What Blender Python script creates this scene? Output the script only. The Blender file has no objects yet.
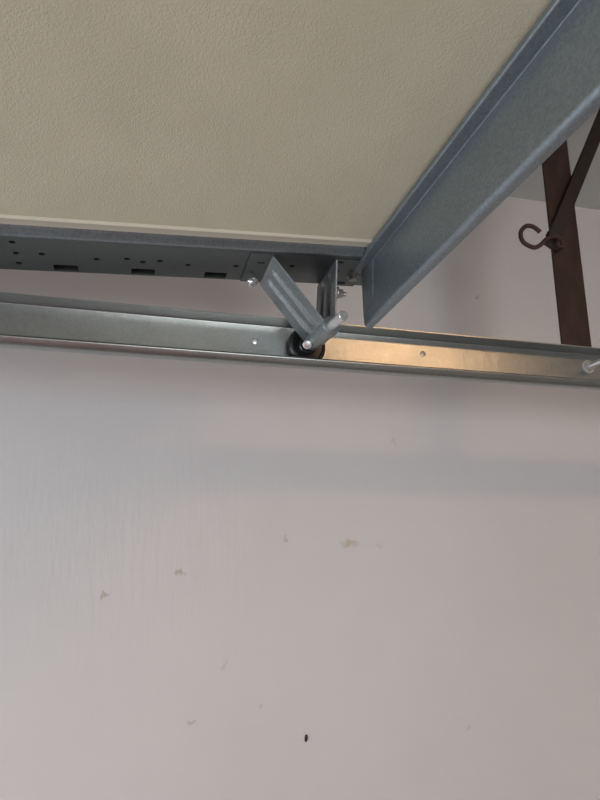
import bpy, bmesh, math, random
from mathutils import Vector, Matrix
random.seed(4)
C = bpy.context.scene.collection
sc = bpy.context.scene
H = 1.76                                   # height of the lens above the garage floor (m)

# ------------------------------------------------------------------ camera
cam_d = bpy.data.cameras.new('camera')
cam_d.sensor_fit = 'VERTICAL'; cam_d.sensor_height = 24; cam_d.lens = 18.0
cam_d.clip_start = 0.02
cam = bpy.data.objects.new('camera', cam_d); C.objects.link(cam)
cam.matrix_world = Matrix(((0.966161, -0.043448, -0.254253, 0),
                           (-0.257002, -0.246098, -0.934551, 0),
                           (-0.021967, 0.968271, -0.248937, H),
                           (0, 0, 0, 1)))
sc.camera = cam

# ------------------------------------------------------------------ world, lights, exposure
sc.view_settings.view_transform = 'Standard'; sc.view_settings.look = 'None'
sc.view_settings.gamma = 1; sc.view_settings.use_curve_mapping = False
sc.view_settings.exposure = 0.20
w = bpy.data.worlds.new('overcast_sky'); sc.world = w; w.use_nodes = True
w.node_tree.nodes['Background'].inputs[0].default_value = (0.80, 0.88, 1.0, 1)
w.node_tree.nodes['Background'].inputs[1].default_value = 1.6

def area(name, loc, target, sx, sy, power, col):
    l = bpy.data.lights.new(name, 'AREA'); l.shape = 'RECTANGLE'; l.size = sx; l.size_y = sy
    l.energy = power; l.color = col
    o = bpy.data.objects.new(name, l); C.objects.link(o); o.location = loc
    o.rotation_euler = (Vector(target) - Vector(loc)).to_track_quat('-Z', 'Y').to_euler()
    return o
# daylight through the open garage doorway (left end) and through the window of the facing wall
area('doorway_daylight', (-2.28, -0.65, 1.0), (1.0, -0.65, 1.0), 3.2, 1.9, 34, (0.92, 0.96, 1.0))
area('window_daylight', (0.55, -2.52, 1.35), (0.55, 1.0, 1.15), 1.3, 0.9, 23, (1.0, 0.96, 0.92))

# ------------------------------------------------------------------ materials
def nodes(name):
    m = bpy.data.materials.new(name); m.use_nodes = True
    nt = m.node_tree; b = nt.nodes['Principled BSDF']
    return m, nt, b
def N(nt, t, **kw):
    n = nt.nodes.new(t)
    for k, v in kw.items(): setattr(n, k, v)
    return n
def coords(nt, scale=(1, 1, 1), rot=(0, 0, 0)):
    tc = N(nt, 'ShaderNodeTexCoord'); mp = N(nt, 'ShaderNodeMapping')
    mp.inputs['Scale'].default_value = scale; mp.inputs['Rotation'].default_value = rot
    nt.links.new(tc.outputs['Object'], mp.inputs['Vector']); return mp.outputs['Vector']
def noise(nt, vec, scale, detail=4, rough=.6):
    n = N(nt, 'ShaderNodeTexNoise'); n.inputs['Scale'].default_value = scale
    n.inputs['Detail'].default_value = detail; n.inputs['Roughness'].default_value = rough
    nt.links.new(vec, n.inputs['Vector']); return n.outputs['Fac']
def ramp(nt, fac, stops):
    r = N(nt, 'ShaderNodeValToRGB'); e = r.color_ramp.elements
    while len(e) < len(stops): e.new(.5)
    for i, (p, c) in enumerate(stops):
        e[i].position = p; e[i].color = (*c, 1) if len(c) == 3 else c
    nt.links.new(fac, r.inputs['Fac']); return r.outputs['Color']
def bump(nt, b, h, strength, dist=.001):
    n = N(nt, 'ShaderNodeBump'); n.inputs['Strength'].default_value = strength
    n.inputs['Distance'].default_value = dist
    nt.links.new(h, n.inputs['Height']); nt.links.new(n.outputs['Normal'], b.inputs['Normal'])
def simple(name, col, rough=.5, metal=0.0, var=.15, scale=60, bmp=.1, stretch=(1, 1, 1), dist=.0006):
    m, nt, b = nodes(name)
    v = coords(nt, stretch); f = noise(nt, v, scale)
    lo = tuple(c * (1 - var) for c in col); hi = tuple(min(1, c * (1 + var)) for c in col)
    nt.links.new(ramp(nt, f, [(.3, lo), (.7, hi)]), b.inputs['Base Color'])
    b.inputs['Roughness'].default_value = rough; b.inputs['Metallic'].default_value = metal
    bump(nt, b, f, bmp, dist); return m

def galvanised(name, col, rough, spangle=.12, bmp=.15, stretch=(1, 1, 1), bscale=55, dist=.0006, metal=.92):
    m, nt, b = nodes(name)
    v = coords(nt); vo = N(nt, 'ShaderNodeTexVoronoi'); vo.inputs['Scale'].default_value = 520
    nt.links.new(v, vo.inputs['Vector'])
    lo = tuple(c * (1 - spangle) for c in col); hi = tuple(c * (1 + spangle) for c in col)
    c1 = ramp(nt, vo.outputs['Color'], [(.2, lo), (.8, hi)])
    f = noise(nt, v, 22, 5)
    mx = N(nt, 'ShaderNodeMix', data_type='RGBA', blend_type='MULTIPLY'); mx.inputs[0].default_value = .6
    nt.links.new(c1, mx.inputs[6]); nt.links.new(ramp(nt, f, [(.3, (.92, .925, .93)), (.7, (1, 1, 1))]), mx.inputs[7])
    nt.links.new(mx.outputs[2], b.inputs['Base Color'])
    b.inputs['Metallic'].default_value = metal
    mr = N(nt, 'ShaderNodeMapRange'); mr.inputs['To Min'].default_value = rough - .06; mr.inputs['To Max'].default_value = rough + .08
    nt.links.new(f, mr.inputs['Value']); nt.links.new(mr.outputs['Result'], b.inputs['Roughness'])
    v2 = coords(nt, stretch); f2 = noise(nt, v2, bscale, 3)
    bump(nt, b, f2, bmp, dist); return m

M = {}
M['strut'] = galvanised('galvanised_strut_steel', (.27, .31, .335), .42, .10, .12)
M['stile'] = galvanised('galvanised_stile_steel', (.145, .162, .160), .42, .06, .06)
M['track'] = galvanised('rolled_track_steel', (.36, .385, .38), .30, .06, .55, (1, 1, .35), 90, .0005)
M['bracket'] = galvanised('galvanised_bracket_steel', (.33, .36, .37), .38, .12, .15)
M['zinc'] = simple('bright_zinc', (.70, .70, .69), .30, .8, .1, 200)
M['dull_zinc'] = simple('dull_zinc', (.42, .41, .39), .42, .9, .2, 200)
M['plastic'] = simple('black_nylon', (.008, .008, .009), .28, 0, .2, 100, .02)
M['rust'] = simple('rusty_primer_steel', (.034, .017, .011), .62, .15, .45, 40, .5, (1, 1, .4))
M['dark_rust'] = simple('dark_rusty_steel', (.018, .011, .009), .6, .15, .35, 60, .4)
M['hook'] = simple('brown_rusted_hook', (.055, .028, .021), .6, .2, .35, 140, .5)
M['cream_edge'] = simple('cream_edge_sheet', (.58, .54, .435), .42, 0, .03, 30, .03)
M['floor'] = simple('garage_floor_concrete', (.27, .25, .225), .7, 0, .2, 5, .2)
M['ceiling'] = simple('painted_ceiling', (.47, .475, .46), .85, 0, .03, 6, .1)
M['far_wall'] = simple('painted_far_wall', (.58, .55, .54), .85, 0, .03, 6, .1)
M['white_frame'] = simple('white_window_frame', (.7, .7, .7), .5, 0, .03, 6, .05)
M['hole_shade'] = simple('painted_cavity_shade', (.02, .022, .023), .8, 0, .1, 50, .0)  # near-black colour standing in for the shade inside openings
M['red'] = simple('red_painted_steel', (.30, .04, .04), .35, 0, .05, 10, .02)
M['outer_sheet'] = simple('brown_outer_sheet', (.16, .11, .08), .5, 0, .05, 10, .02)

# cream embossed inner sheet of the door
m, nt, b = nodes('cream_embossed_sheet')
v = coords(nt, (1, .8, 1))
f1 = noise(nt, v, 620, 3, .6); f2 = noise(nt, v, 12, 3)
nt.links.new(ramp(nt, f2, [(.3, (.555, .510, .378)), (.7, (.60, .550, .413))]), b.inputs['Base Color'])
b.inputs['Roughness'].default_value = .42
bump(nt, b, f1, .6, .0009); M['cream'] = m

# lilac-white emulsion on plaster with brush streaks and a few brown scuffs
m, nt, b = nodes('painted_plaster_wall')
v = coords(nt); f1 = noise(nt, v, 3.0, 4)
base = ramp(nt, f1, [(.3, (.575, .562, .562)), (.7, (.612, .598, .596))])
f2 = noise(nt, v, 60, 5)
tc = N(nt, 'ShaderNodeTexCoord')
wob = N(nt, 'ShaderNodeTexNoise'); wob.inputs['Scale'].default_value = 90; wob.inputs['Detail'].default_value = 4
nt.links.new(v, wob.inputs['Vector'])
sub = N(nt, 'ShaderNodeVectorMath', operation='SUBTRACT'); nt.links.new(wob.outputs['Color'], sub.inputs[0]); sub.inputs[1].default_value = (.5, .5, .5)
scl = N(nt, 'ShaderNodeVectorMath', operation='SCALE'); nt.links.new(sub.outputs[0], scl.inputs[0]); scl.inputs['Scale'].default_value = .028
add = N(nt, 'ShaderNodeVectorMath', operation='ADD'); nt.links.new(tc.outputs['Object'], add.inputs[0]); nt.links.new(scl.outputs[0], add.inputs[1])
last = base
# stain x, z (metres from the lens), radii, strength, colour
for sx, sz, rx, rz, st, colr in [
        (.0744, -.0229, .009, .0055, .8, (.30, .25, .17)), (-.0458, -.0602, .006, .004, .8, (.28, .23, .17)),
        (.380, .0162, .016, .006, .75, (.36, .29, .17)), (.436, .0135, .009, .005, .4, (.42, .34, .25)),
        (.0996, -.255, .005, .0035, .6, (.33, .27, .22)), (.2594, .0287, .0022, .006, .7, (.30, .27, .26)),
        (.1519, -.1751, .0035, .011, .45, (.40, .30, .27)), (.5886, -.3075, .006, .004, .5, (.42, .28, .25)),
        (.2139, -.2436, .004, .004, .5, (.40, .33, .30)), (.6994, .5358, .004, .005, .7, (.30, .22, .17)),
        (.66, .44, .003, .003, .5, (.30, .22, .17)), (.48, .21, .003, .012, .35, (.36, .33, .30)), (.75, .08, .003, .004, .4, (.42, .34, .25))]:
    mp = N(nt, 'ShaderNodeMapping'); mp.vector_type = 'TEXTURE'
    mp.inputs['Location'].default_value = (sx, 0, sz); mp.inputs['Scale'].default_value = (rx * 1.5, 1e3, rz * 1.5)
    nt.links.new(add.outputs[0], mp.inputs['Vector'])
    g = N(nt, 'ShaderNodeTexGradient', gradient_type='SPHERICAL'); nt.links.new(mp.outputs[0], g.inputs['Vector'])
    k = N(nt, 'ShaderNodeMapRange'); k.inputs['From Max'].default_value = .9; k.inputs['To Max'].default_value = st * .75
    nt.links.new(g.outputs['Fac'], k.inputs['Value'])
    k.interpolation_type = 'SMOOTHSTEP'
    mx = N(nt, 'ShaderNodeMix', data_type='RGBA'); nt.links.new(k.outputs['Result'], mx.inputs[0])
    nt.links.new(last, mx.inputs[6]); mx.inputs[7].default_value = (*colr, 1); last = mx.outputs[2]
nt.links.new(last, b.inputs['Base Color'])
b.inputs['Roughness'].default_value = .55
vs = coords(nt, (1, 1, .14), (0, math.radians(-16), 0)); fs = noise(nt, vs, 70, 6, .65)
reg = N(nt, 'ShaderNodeMapping'); reg.vector_type = 'TEXTURE'
reg.inputs['Location'].default_value = (-.02, 0, .02); reg.inputs['Scale'].default_value = (.45, 1e3, .35)
nt.links.new(tc.outputs['Object'], reg.inputs['Vector'])
g = N(nt, 'ShaderNodeTexGradient', gradient_type='SPHERICAL'); nt.links.new(reg.outputs[0], g.inputs['Vector'])
st = N(nt, 'ShaderNodeMath', operation='MULTIPLY'); nt.links.new(fs, st.inputs[0]); nt.links.new(g.outputs['Fac'], st.inputs[1])
s2 = N(nt, 'ShaderNodeMath', operation='MULTIPLY_ADD'); nt.links.new(f2, s2.inputs[0]); s2.inputs[1].default_value = .22
nt.links.new(st.outputs[0], s2.inputs[2])
bump(nt, b, s2.outputs[0], .55, .0022); M['wall'] = m

def emitter(name, col, s):
    m, nt, b = nodes(name); b.inputs['Base Color'].default_value = (.9, .85, .75, 1)
    b.inputs['Emission Color'].default_value = (*col, 1); b.inputs['Emission Strength'].default_value = s
    return m
M['lamp'] = emitter('warm_lamp_diffuser', (1.0, .56, .27), 15.0)

# ------------------------------------------------------------------ mesh helpers (all coordinates: metres, z from the lens height)
def link(name, bm, mat, parent=None, origin=None, bevel=0, smooth=35):
    me = bpy.data.meshes.new(name)
    bmesh.ops.remove_doubles(bm, verts=bm.verts, dist=1e-6)
    bmesh.ops.recalc_face_normals(bm, faces=bm.faces)
    o0 = Vector(origin) if origin else Vector((0, 0, 0))
    if parent is not None:
        p = parent; o0 = Vector((0, 0, 0))
        while p: o0 += p.location; p = p.parent
        o0.z -= H
    bmesh.ops.translate(bm, vec=-o0, verts=bm.verts)
    if bevel:
        ed = [e for e in bm.edges if len(e.link_faces) == 2 and e.calc_face_angle() > .6]
        bmesh.ops.bevel(bm, geom=ed, offset=bevel, segments=2, profile=.6, affect='EDGES', clamp_overlap=True)
    bm.to_mesh(me); bm.free()
    me.materials.append(mat)
    for p in me.polygons: p.use_smooth = True
    me.set_sharp_from_angle(angle=math.radians(smooth))
    o = bpy.data.objects.new(name, me); C.objects.link(o)
    if parent is None: o.location = (o0.x, o0.y, o0.z + H)
    else: o.parent = parent
    return o
def thing(name, loc, label, cat, group=None):
    o = bpy.data.objects.new(name, None); C.objects.link(o)
    o.location = (loc[0], loc[1], loc[2] + H); o.empty_display_size = .05
    o['label'] = label; o['category'] = cat
    if group: o['group'] = group
    return o
def tag(o, label, cat):
    o['label'] = label; o['category'] = cat; return o
def struct(name, bm, mat, **k):
    o = link(name, bm, mat, **k); o['kind'] = 'structure'; return o

def fillet(pts, r, seg=4):
    """round the inner corners of an open 2D polyline"""
    out = [Vector(pts[0])]
    for i in range(1, len(pts) - 1):
        p = Vector(pts[i]); a = Vector(pts[i - 1]) - p; b_ = Vector(pts[i + 1]) - p
        rr = r[i] if isinstance(r, (list, tuple)) else r
        d = min(rr, a.length * .45, b_.length * .45)
        A = p + a.normalized() * d; B = p + b_.normalized() * d
        if d < 1e-6: out.append(p); continue
        for k in range(seg + 1):
            t = k / seg; out.append(A * (1 - t) ** 2 + p * 2 * t * (1 - t) + B * t * t)
    out.append(Vector(pts[-1])); return out
def ribbon(pts, th):
    """closed outline of a sheet of thickness th following an open 2D polyline"""
    n = len(pts); nr = []
    for i in range(n):
        d = (pts[min(i + 1, n - 1)] - pts[max(i - 1, 0)]).normalized(); nr.append(Vector((-d.y, d.x)))
    return [p + q * th / 2 for p, q in zip(pts, nr)] + [p - q * th / 2 for p, q in reversed(list(zip(pts, nr)))]
def extrude_outline(outline, fn, stations):
    """sweep a closed 2D outline through stations s: fn(u, v, s) -> 3D; sheet-like outline capped at the ends with quads"""
    bm = bmesh.new(); rings = []
    for s in stations: rings.append([bm.verts.new(fn(p[0], p[1], s)) for p in outline])
    n = len(outline)
    for a, b_ in zip(rings, rings[1:]):
        for i in range(n): bm.faces.new((a[i], a[(i + 1) % n], b_[(i + 1) % n], b_[i]))
    for r_ in (rings[0], rings[-1]):
        if n % 2 == 0 and n > 4:
            h = n // 2
            for i in range(h - 1): bm.faces.new((r_[i], r_[i + 1], r_[n - 2 - i], r_[n - 1 - i]))
        else: bm.faces.new(r_)
    return bm
def box(x0, x1, y0, y1, z0, z1, bm=None, fn=None):
    bm = bm or bmesh.new()
    fn = fn or (lambda x, y, z: (x, y, z))
    v = [bm.verts.new(fn(x, y, z)) for x in (x0, x1) for y in (y0, y1) for z in (z0, z1)]
    for f in ((0, 1, 3, 2), (4, 6, 7, 5), (0, 4, 5, 1), (2, 3, 7, 6), (0, 2, 6, 4), (1, 5, 7, 3)):
        bm.faces.new([v[i] for i in f])
    return bm
def frame(d):
    d = Vector(d).normalized(); u = d.cross(Vector((0, 0, 1)))
    if u.length < .1: u = d.cross(Vector((1, 0, 0)))
    u.normalize(); return d, u, d.cross(u)
def revolve(p0, d, prof, seg=24, bm=None, ang=0):
    """prof: (distance along d, radius) list; first / last radius closed if > 0. seg=6 makes hex heads"""
    bm = bm or bmesh.new(); d, u, w_ = frame(d); p0 = Vector(p0); rings = []
    for t, r in prof:
        rings.append([bm.verts.new(p0 + d * t + (u * math.cos(ang + 2 * math.pi * k / seg) + w_ * math.sin(ang + 2 * math.pi * k / seg)) * max(r, 1e-5)) for k in range(seg)])
    for a, b_ in zip(rings, rings[1:]):
        for k in range(seg): bm.faces.new((a[k], a[(k + 1) % seg], b_[(k + 1) % seg], b_[k]))
    bm.faces.new(rings[0][::-1]); bm.faces.new(rings[-1]); return bm
def tube_path(pts, r, seg=12, bm=None):
    bm = bm or bmesh.new(); pts = [Vector(p) for p in pts]; rings = []; up = None
    for i, p in enumerate(pts):
        d = (pts[min(i + 1, len(pts) - 1)] - pts[max(i - 1, 0)]).normalized()
        if up is None: up = frame(d)[1]
        up = (up - d * up.dot(d)).normalized(); w_ = d.cross(up)
        rr = r[i] if isinstance(r, (list, tuple)) else r
        rings.append([bm.verts.new(p + (up * math.cos(2 * math.pi * k / seg) + w_ * math.sin(2 * math.pi * k / seg)) * rr) for k in range(seg)])
    for a, b_ in zip(rings, rings[1:]):
        for k in range(seg): bm.faces.new((a[k], a[(k + 1) % seg], b_[(k + 1) % seg], b_[k]))
    bm.faces.new(rings[0][::-1]); bm.faces.new(rings[-1]); return bm
def catmull(pts, n=6):
    P = [Vector(p) for p in pts]; P = [P[0] * 2 - P[1]] + P + [P[-1] * 2 - P[-2]]; out = []
    for i in range(1, len(P) - 2):
        a, b_, c, d = P[i - 1:i + 3]
        for k in range(n):
            t = k / n
            out.append(.5 * ((2 * b_) + (c - a) * t + (2 * a - 5 * b_ + 4 * c - d) * t * t + (3 * b_ - a - 3 * c + d) * t ** 3))
    out.append(P[-2]); return out

# ------------------------------------------------------------------ the garage shell
WY = 1.07; CZ = .80; FZ = -H
XL, XR, YB = -2.35, 3.4, -2.6
struct('wall_back', box(XL - .2, XR, WY, WY + .15, FZ, CZ), M['wall'], origin=None)
struct('floor', box(XL - .2, XR, YB, WY, FZ - .1, FZ), M['floor'])
struct('ceiling', box(XL - .2, XR, YB, WY, CZ, CZ + .12), M['ceiling'])
struct('wall_right', box(XR, XR + .15, YB, WY, FZ, CZ), M['far_wall'])
bm = box(XL - .2, XR, YB - .15, YB, FZ, -.95)
box(XL - .2, XR, YB - .15, YB, .10, CZ, bm)
box(XL - .2, -.15, YB - .15, YB, -.95, .10, bm); box(1.25, XR, YB - .15, YB, -.95, .10, bm)
struct('wall_front', bm, M['far_wall'])
bm = box(XL - .2, XL - .05, YB, -2.3, FZ, CZ)
box(XL - .2, XL - .05, .98, WY, FZ, CZ, bm); box(XL - .2, XL - .05, -2.3, .98, .38, CZ, bm)
struct('wall_left', bm, M['far_wall'])
wf = bmesh.new()
for a in (box,):
    box(-.15, 1.25, YB - .1, YB - .05, -.95, -.90, wf); box(-.15, 1.25, YB - .1, YB - .05, .05, .10, wf)
    box(-.15, -.10, YB - .1, YB - .05, -.90, .05, wf); box(1.20, 1.25, YB - .1, YB - .05, -.90, .05, wf)
    box(.53, .57, YB - .1, YB - .05, -.90, .05, wf)
struct('window_1', wf, M['white_frame'])

# added warm lamp, out of view, supplying the orange reflection in the track
lp = thing('added_ceiling_lamp', (1.0, -.68, CZ), 'added warm ceiling lamp, out of view, for the orange reflection in the track', 'lamp')
link('lamp_base', box(.70, 1.30, -.80, -.56, CZ - .03, CZ), M['white_frame'], lp, bevel=.004)
link('diffuser', box(.715, 1.285, -.785, -.575, CZ - .07, CZ - .03), M['lamp'], lp, bevel=.01)

# ------------------------------------------------------------------ overhead door: its top section, tilted 3 degrees
K = .0533; Z0 = .322 + .163 * K
def dz(x): return Z0 + K * x
door = thing('garage_door', (0, -.5, dz(0)), 'open overhead garage door with cream embossed inner sheet and grey steel edge stile', 'garage door')
def tilt(x, y, z): return (x, y, dz(x) + z)
XA, XB = -.32, .288
# cream inner sheet with its beaded, turned edge
prof = fillet([(-1.72, .030), (-1.72, .0065), (.5700, .0065), (.5840, .0065), (.5980, .0070), (.5980, .030)], .0008, 2)
out = ribbon(prof, .0009)
st_x = [XA + (XB - XA) * i / 24 for i in range(25)]
panel = link('inner_sheet', extrude_outline(out, lambda u, v_, s: tilt(s, u, v_), st_x), M['cream'], door)
bead = fillet([(.5800, .0060), (.5818, .0034), (.5838, .0034), (.5856, .0058), (.5978, .0060)], .0006, 2)
lp_ = link('edge_bead', extrude_outline(ribbon(bead, .0006), lambda u, v_, s: tilt(s, u, v_), st_x), M['cream_edge'], panel)
lp_['label'] = 'paler smooth beaded strip along the cream sheet'
link('outer_sheet', box(XA, XB, -1.72, .69, .040, .046, fn=tilt), M['outer_sheet'], door)

# galvanised end stile: punched with holes and slots
prof = fillet([(.5990, .036), (.5990, .0080), (.6095, .0006), (.6895, .0006), (.6895, .036)], [0, .003, .006, .0012, 0], 4)
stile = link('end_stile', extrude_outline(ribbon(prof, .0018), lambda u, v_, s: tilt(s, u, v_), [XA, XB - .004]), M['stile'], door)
holes = [(-.1388, .6241), (-.1391, .6484), (-.1401, .6721), (-.1129, .6475), (-.0561, .6526), (-.0236, .6488), (-.0059, .6541),
         (.0130, .6494), (.0454, .6559), (.1017, .6521), (.1691, .6444), (-.19, .6484), (-.215, .65), (-.26, .65), (.2505, .615)]
cut = bmesh.new()
for x, y in holes: revolve((x, y, dz(x) - .02), (0, 0, 1), [(0, .0034), (.04, .0034)], 16, cut)
for x in (-.1050, -.0190, .0670, -.191):
    box(x, x + .027, .6715, .6878, -.01, .012, cut, fn=tilt)
cme = bpy.data.meshes.new('cutter'); bmesh.ops.translate(cut, vec=(0, .5, -dz(0)), verts=cut.verts)
bmesh.ops.recalc_face_normals(cut, faces=cut.faces); cut.to_mesh(cme); cut.free()
cob = bpy.data.objects.new('cutter', cme); C.objects.link(cob)
md = stile.modifiers.new('punch', 'BOOLEAN'); md.operation = 'DIFFERENCE'; md.object = cob; md.solver = 'EXACT'
sw = stile.parent; stile.parent = None
dg = bpy.context.evaluated_depsgraph_get(); dg.update()
nm = bpy.data.meshes.new_from_object(stile.evaluated_get(dg))
stile.modifiers.clear(); stile.data = nm; stile.parent = sw
nm.set_sharp_from_angle(angle=math.radians(35))
bpy.data.objects.remove(cob)
edge = fillet([(.5982, .0060), (.6000, .0040), (.6072, -.0004), (.6100, -.0006)], .002, 3)
re_ = link('lit_rolled_edge', extrude_outline(ribbon(edge, .0006), lambda u, v_, s: tilt(s, u, v_), [XA, .247]), M['strut'], stile)  # lighter strut steel stands in for the highlight on the stile's fold
re_['label'] = 'rolled edge beside the cream sheet, bluish highlight put into its colour'
core = link('panel_core', box(XA + .002, XB - .006, .601, .688, .0085, .030, fn=tilt), M['hole_shade'], stile)  # dark backing: shade behind the punched holes, put into its colour
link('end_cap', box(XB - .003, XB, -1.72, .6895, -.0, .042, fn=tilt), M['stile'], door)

# the lower sections of the same door, level behind the hinge line, towards the doorway
zh = dz(XA)
for n_ in range(3):
    b0 = XA - .004 - .62 * n_; a0 = b0 - .616
    fl = lambda x, y, z: (x, y, zh + z)
    sec = link('section', box(a0, b0, -1.72, .598, .0065, .040, fn=fl), M['cream'], door, bevel=.003)
    pr_ = fillet([(.599, .036), (.599, .0080), (.6095, .0006), (.6895, .0006), (.6895, .036)], [0, .003, .006, .0012, 0], 4)
    link('end_stile', extrude_outline(ribbon(pr_, .0018), lambda u, v_, s: (s, u, zh + v_), [a0, b0]), M['stile'], sec)
    link('hinge', box(b0 - .035, b0 + .035, .62, .67, -.004, -.001, fn=lambda x, y, z: (x, y, (dz(x) if (n_ == 0 and x > XA) else zh) + z)), M['bracket'], sec)

# hardware row under the stile: screws in a few of the punched holes are absent in view, so they stay open

# strut: Z-shaped galvanised stiffener across the section
def strut_fn(u, v_, s): return (u, s, v_)
prof = fillet([(.2485, dz(.2485) + .0035), (.2485, dz(.2485) - .0016), (.2625, dz(.2625) - .0016), (.2625, .2740), (.2655, .2705), (.2720, .2705)],
              [0, .0015, .0022, .006, .003, 0], 4)
ys = [.651, .60, .4, .2, 0, -.4, -.8, -1.2, -1.68]
strut = link('reinforcing_strut', extrude_outline(ribbon(prof, .0016), strut_fn, ys), M['strut'], door)
tabp = [(.6500, .3425), (.6120, .3425), (.6180, .2995), (.6250, .2920), (.6500, .2820)]
bm = bmesh.new()
for x in (.2609, .2620): 
    vs_ = [bm.verts.new((x, y, z)) for y, z in tabp]; bm.faces.new(vs_)
bm.verts.ensure_lookup_table()
for i in range(5): bm.faces.new((bm.verts[i], bm.verts[(i + 1) % 5], bm.verts[5 + (i + 1) % 5], bm.verts[5 + i]))
tab = link('end_tab', bm, M['strut'], strut)

# ------------------------------------------------------------------ roller bracket: a V of ribbed plate rolled round the shaft
Wc = Vector((.2100, .7305, .2695)); Ec = Vector((.2244, .620, .2705)); D = (Ec - Wc).normalized()
def axis(y):
    t = (Wc.y - y) / (Wc.y - Ec.y); return Wc + (Ec - Wc) * t
bracket = bpy.data.objects.new('roller_bracket', None)
def plate(corners, th, nu=14, nv=24, ribs=(), ribw=.05, ribh=.0016, cap=.08):
    """curved quad sheet: corners = fold_far, fold_near, end_near, end_far; ribs along the length"""
    a, b_, c, d = [Vector(p) for p in corners]; bm = bmesh.new()
    nrm = (b_ - a).cross(d - a).normalized(); g = []
    for side in (0, 1):
        rows = []
        for j in range(nv + 1):
            v_ = j / nv; row = []
            for i in range(nu + 1):
                u = i / nu; p = (a * (1 - u) + b_ * u) * (1 - v_) + (d * (1 - u) + c * u) * v_
                h = sum(ribh * math.exp(-((u - r0) / ribw) ** 2) for r0 in ribs)
                h *= max(0, min(1, (v_ - cap) / .06)) * max(0, min(1, (1 - cap * .3 - v_) / .06))
                row.append(bm.verts.new(p + nrm * (h + side * th)))
            rows.append(row)
        g.append(rows)
    for rows in g:
        for j in range(nv):
            for i in range(nu): bm.faces.new((rows[j][i], rows[j][i + 1], rows[j + 1][i + 1], rows[j + 1][i]))
    for j in range(nv):
        for i in (0, nu): bm.faces.new((g[0][j][i], g[0][j + 1][i], g[1][j + 1][i], g[1][j][i]))
    for i in range(nu):
        for j in (0, nv): bm.faces.new((g[0][j][i], g[0][j][i + 1], g[1][j][i + 1], g[1][j][i]))
    return bm
R_T = .0118
br = thing('roller_bracket', (.19, .65, .34), 'x', 'x'); del br['label']; del br['category']
br.parent = door; br.location = (.19, 1.15, dz(.19) - dz(0))
def foot(x0, x1, y0, y1, slots):
    bm = box(x0, x1, y0, y1, -.0022, -.0004, fn=tilt); return bm
F1n = (.1385, .6190, dz(.1385) - .0015); F1f = (.1385, .6960, dz(.1385) - .0015)
F2n = (.2170, .6180, dz(.2170) - .0015); F2f = (.2160, .6940, dz(.2160) - .0015)
tA, tB = .714, .652                                        # tube ends along the shaft
pa, pb = axis(tA), axis(tB)
arm1 = link('bracket_arm', plate([F1f, F1n, pb + Vector((-.0100, 0, .0030)), pa + Vector((-.0100, 0, -.0010))], .0017,
            36, 30, ribs=(.36, .68), ribw=.055, ribh=-.0032), M['bracket'], br)
arm2 = link('bracket_arm', plate([F2f, F2n, pb + Vector((.0040, 0, .0070)), pa + Vector((.0040, 0, .0070))], .0017,
            36, 24, ribs=(.3, .66), ribw=.06, ribh=.0036), M['bracket'], br)
def slotted_foot(x0, x1, y0, y1, sl):
    bm = box(x0, x1, y0, y1, -.0022, -.0004, fn=tilt)
    return bm
f1 = link('mounting_foot', slotted_foot(.1130, .1400, .6170, .6885, ()), M['stile'], br)
f2 = link('mounting_foot', slotted_foot(.2160, .2640, .6180, .6890, ()), M['stile'], br)
f1['label'] = 'foot plate under the left arm'; f2['label'] = 'foot plate beside the strut'
# slots of the feet: thin near-black plates, the openings' shade put into the colour
def slot(x, y, l, w_, ang, par):
    bm = bmesh.new(); pts = []
    for k in range(12):
        a = 2 * math.pi * k / 12; px_ = math.cos(a) * w_ + (l - w_) * (1 if math.cos(a) > 0 else -1); py_ = math.sin(a) * w_
        q = Vector((px_ * math.cos(ang) - py_ * math.sin(ang), px_ * math.sin(ang) + py_ * math.cos(ang)))
        pts.append((x + q.x, y + q.y))
    lo = [bm.verts.new(tilt(px_, py_, -.0025)) for px_, py_ in pts]; hi = [bm.verts.new(tilt(px_, py_, -.0005)) for px_, py_ in pts]
    bm.faces.new(lo); bm.faces.new(hi[::-1])
    for i in range(12): bm.faces.new((lo[i], lo[(i + 1) % 12], hi[(i + 1) % 12], hi[i]))
    return bm
sl = slot(.1290, .6360, .0046, .0018, 0, None)
for a in ((.1230, .6620, .0022, .0018, 0), (.2235, .6120 + .012, .0050, .0022, 0), (.2270, .6480, .0034, .0024, 0), (.2390, .6800, .0110, .0036, 0)):
    t_ = slot(*a, None); me_ = bpy.data.meshes.new('t'); t_.to_mesh(me_); t_.free(); sl.from_mesh(me_); bpy.data.meshes.remove(me_)
link('painted_slots', sl, M['hole_shade'], br)
# tube
L = (pb - pa).length; prof = [(0, .0058), (0, R_T), (L, R_T), (L, .0058)]
bm = bmesh.new(); d_, u_, w_ = frame(pb - pa); rr = []
for t, r in [(0, .0056), (0, R_T - .0004), (.0004, R_T), (L - .0004, R_T), (L, R_T - .0004), (L, .0056)]:
    rr.append([bm.verts.new(pa + d_ * t + (u_ * math.cos(2 * math.pi * k / 32) + w_ * math.sin(2 * math.pi * k / 32)) * r) for k in range(32)])
for a, b_ in zip(rr, rr[1:] + rr[:1]):
    for k in range(32): bm.faces.new((a[k], a[(k + 1) % 32], b_[(k + 1) % 32], b_[k]))
link('shaft_tube', bm, M['bracket'], br)

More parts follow.
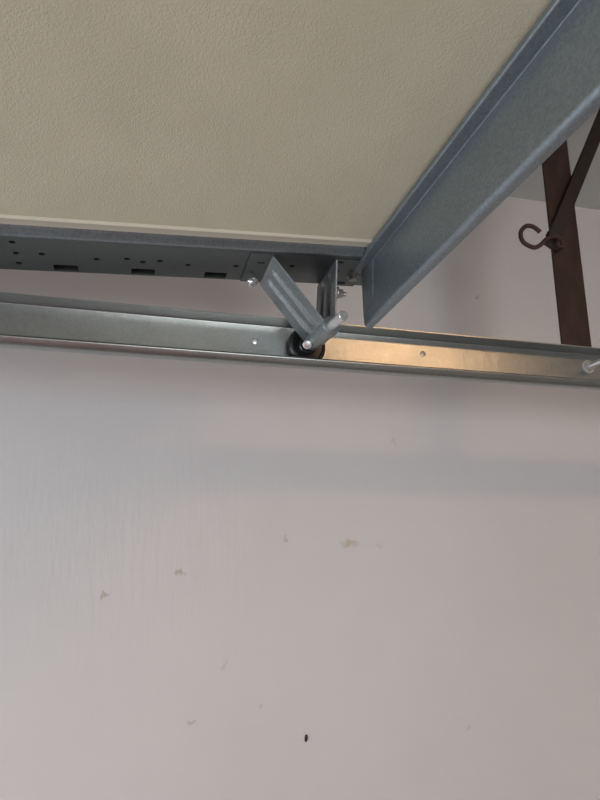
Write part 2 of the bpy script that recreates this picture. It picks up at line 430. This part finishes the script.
def fastener(name, p, d, parent, head_r=.0062, head_h=.0050, washer_r=.0085, shank=.008, shank_r=.0030, mat='zinc', thread=False):
    """washer, six-sided head and a shank end, one mesh"""
    bm = bmesh.new()
    if washer_r: revolve(p, d, [(0, washer_r), (.0010, washer_r)], 24, bm)
    d1 = Vector(d).normalized(); q = Vector(p) + d1 * .0010
    revolve(q, d, [(0, head_r), (head_h * .85, head_r), (head_h, head_r * .86)], 6, bm, .3)
    if shank:
        if thread:
            pr = []; t = head_h * .9
            while t < head_h + shank: pr += [(t, shank_r * .84), (t + .0005, shank_r)]; t += .0011
            revolve(q, d, pr, 16, bm)
        else: revolve(q, d, [(head_h * .9, shank_r), (head_h + shank - .0008, shank_r), (head_h + shank, shank_r * .6)], 16, bm)
    return link(name, bm, M[mat], parent)
# carriage bolt at the stile edge by the left arm: dark washer, bright nut, lying along the plate
o = fastener('bolt', (.1275, .6840, dz(.1275) - .0022), (-.35, -.15, -1), br, .0060, .0055, .0078, .0035, .0030, 'zinc')
o['label'] = 'bright bolt beside the top of the left arm'
o = fastener('bolt', (.2530, .6600, dz(.2530) - .0022), (0, 0, -1), br, .0058, .0045, .0076, 0, .003, 'dull_zinc')
o['label'] = 'dull bolt head at the strut end'
o = fastener('nut', (.2235, .6400, .3070), (1, -.1, -.1), br, .0060, .0065, .0082, .0040, .003, 'dull_zinc')
o['label'] = 'dull nut on the side of the right arm'

# ------------------------------------------------------------------ roller: shaft with black wheel
ro = bpy.data.objects.new('roller', None); C.objects.link(ro); ro.parent = door
ro.location = Wc - Vector((0, -.5, dz(0)))
P0 = Wc - D * .001
sh = link('shaft', revolve(P0, D, [(0, .0062), ((Ec - Wc).length, .0062), ((Ec - Wc).length + .0008, .0054)], 24), M['zinc'], ro)
link('collar', revolve(axis(.7185), D, [(0, .0070), (.0008, .0088), (.0032, .0088), (.0040, .0070)], 24), M['zinc'], ro)
r = .0262; c0 = Wc - D * .0065
link('wheel', revolve(c0, D, [(0, .004), (0, r * .7), (.0005, r * .78), (.0010, r * .93), (.0025, r), (.0088, r), (.0106, r * .94), (.0110, r * .84),
     (.0096, r * .78), (.0092, r * .48), (.0112, r * .42), (.0118, r * .32), (.0122, .006)], 48), M['plastic'], ro)

link('rivet', revolve((.2020, .7010, .2610), (-.20, -.85, -.45), [(0, .0058), (.0024, .0058), (.0036, .0046), (.0040, .002)], 20), M['zinc'], br)

# ------------------------------------------------------------------ horizontal track
TS = -.0134
def tz(x): return TS * x
track = thing('door_track', (.30, .74, .25), 'galvanised steel channel track running across the photo with a black roller in it', 'track')
prof = fillet([(.7130, .3010), (.7410, .3010), (.7410, .2418), (.7240, .2418), (.7190, .2505), (.7205, .2520)],
              [0, .0022, .009, .008, .001, 0], 5)
xs = [-2.3 + 4.3 * i / 50 for i in range(51)]
ch = link('channel', extrude_outline(ribbon(prof, .0016), lambda u, v_, s: (s, u, v_ + tz(s)), xs), M['track'], track)
for x in (.1413, .385, -.42, .95, 1.4):
    z = {.1413: .2753, .385: .2733}.get(x, .277 + tz(x))
    link('rivet', revolve((x, .7403, z), (0, -1, 0), [(0, .0042), (.0006, .0042), (.0011, .003)], 16), M['dull_zinc'] if x != .1413 else M['zinc'], track)
o = fastener('bolt', (.6640, .7402, .2708), (.0, -1, .0), track, .0078, .0070, .0105, .026, .0046, 'zinc', True)

# ------------------------------------------------------------------ brown angle hanger, brace, hook
LEAN = .035
def px(x, z): return x + .004 + (z - .3094) * LEAN
def lean(u, v_, s): return (px(u, s), v_, s)
hang = fillet([(.6245, .7480), (.6793, .7480), (.6793, .7980)], .004, 3)
bm = extrude_outline(ribbon(hang, .004), lean, [.272, .40, .55, .70, CZ])
tag(link('hanger_bar', bm, M['rust'], origin=(.65, .75, CZ)), 'brown rusty angle-iron bar hanging from the ceiling behind the track', 'hanger bar')
a = Vector((.6300, .7395, .4800)); b_ = Vector((.8050, .7395, CZ)); d = (b_ - a).normalized(); s_ = Vector((d.z, 0, -d.x)) * .0112
bm = bmesh.new(); vv = []
for y in (.7375, .7445):
    vv.append([bm.verts.new(Vector((p.x, y, p.z))) for p in (a - d * .010 - s_, a - d * .010 + s_, b_ + s_, b_ - s_)])
bm.faces.new(vv[0]); bm.faces.new(vv[1][::-1])
for i in range(4): bm.faces.new((vv[0][i], vv[0][(i + 1) % 4], vv[1][(i + 1) % 4], vv[1][i]))
tag(link('diagonal_brace', bm, M['dark_rust'], origin=(.63, .74, .48), bevel=.001), 'thin dark diagonal steel brace rising right from the brown hanger bar', 'brace')
hk = thing('hook', (.6390, .7340, .4810), 'small curled rusty brown hook bolted to the hanger bar', 'hook')
hp = [(.6045, .490), (.6010, .4945), (.5921, .5000), (.5809, .4988), (.5715, .4870), (.5740, .4710), (.5898, .4627), (.6016, .4670), (.6125, .4775), (.6240, .4835), (.6330, .4830), (.6400, .4800)]
k_ = [(x - .004 * max(0, min(1, (.63 - x) / .03)), .7330 - .004 * math.sin((x - .57) * 30), z - .002 * max(0, min(1, (.63 - x) / .03))) for x, z in hp]
link('curl', tube_path(catmull(k_, 6), .0035, 12), M['hook'], hk)
bm = bmesh.new()
link('washer', revolve((.6390, .7375, .4740), (0, -1, 0), [(0, .0105), (.0016, .0105)], 20), M['dark_rust'], hk)
link('nut', revolve((.6390, .7360, .4740), (0, -1, 0), [(0, .0085), (.0060, .0085), (.0068, .0072), (.0068, .0038), (.0105, .0036)], 6), M['hook'], hk)
# pin above the hook
link('pin', revolve((.6240, .7440, .4930), (-.3, -1, .2), [(0, .0016), (.010, .0014)], 10), M['dark_rust'], hk)

# dead insect speck on the wall
bm = bmesh.new(); bmesh.ops.create_uvsphere(bm, u_segments=12, v_segments=8, radius=1)
for v_ in bm.verts: v_.co = Vector((v_.co.x * .0028 + .0006 * v_.co.z, v_.co.y * .0018, v_.co.z * (.0058 - .0008 * v_.co.x)))
bmesh.ops.translate(bm, vec=(.2882, WY - .0012, -.2966), verts=bm.verts)
tag(link('insect', bm, M['dark_rust'], origin=(.2882, WY, -.2966)), 'tiny dark brown insect speck low on the pale wall', 'insect')

# added red cabinet, unseen, put here to redden the reflection in the track lip
tc_ = thing('added_red_cabinet', (-.45, -.6, FZ), 'added red steel cabinet, out of view, for the red reflection in the track', 'cabinet')
link('body', box(-1.25, .30, -1.0, -.25, FZ + .06, -.78), M['red'], tc_, bevel=.01)
for i in range(3):
    dr = link('drawer', box(-1.21, .26, -1.018, -1.0, FZ + .08 + i * .29, FZ + .35 + i * .29), M['red'], tc_, bevel=.004)
    link('handle', box(-.75, -.25, -1.04, -1.018, FZ + .20 + i * .29, FZ + .22 + i * .29), M['zinc'], dr, bevel=.002)
for x in (-1.18, .24):
    for y in (-.93, -.32): link('caster', revolve((x - .015, y, FZ + .03), (1, 0, 0), [(0, .03), (.03, .03)], 20), M['plastic'], tc_)
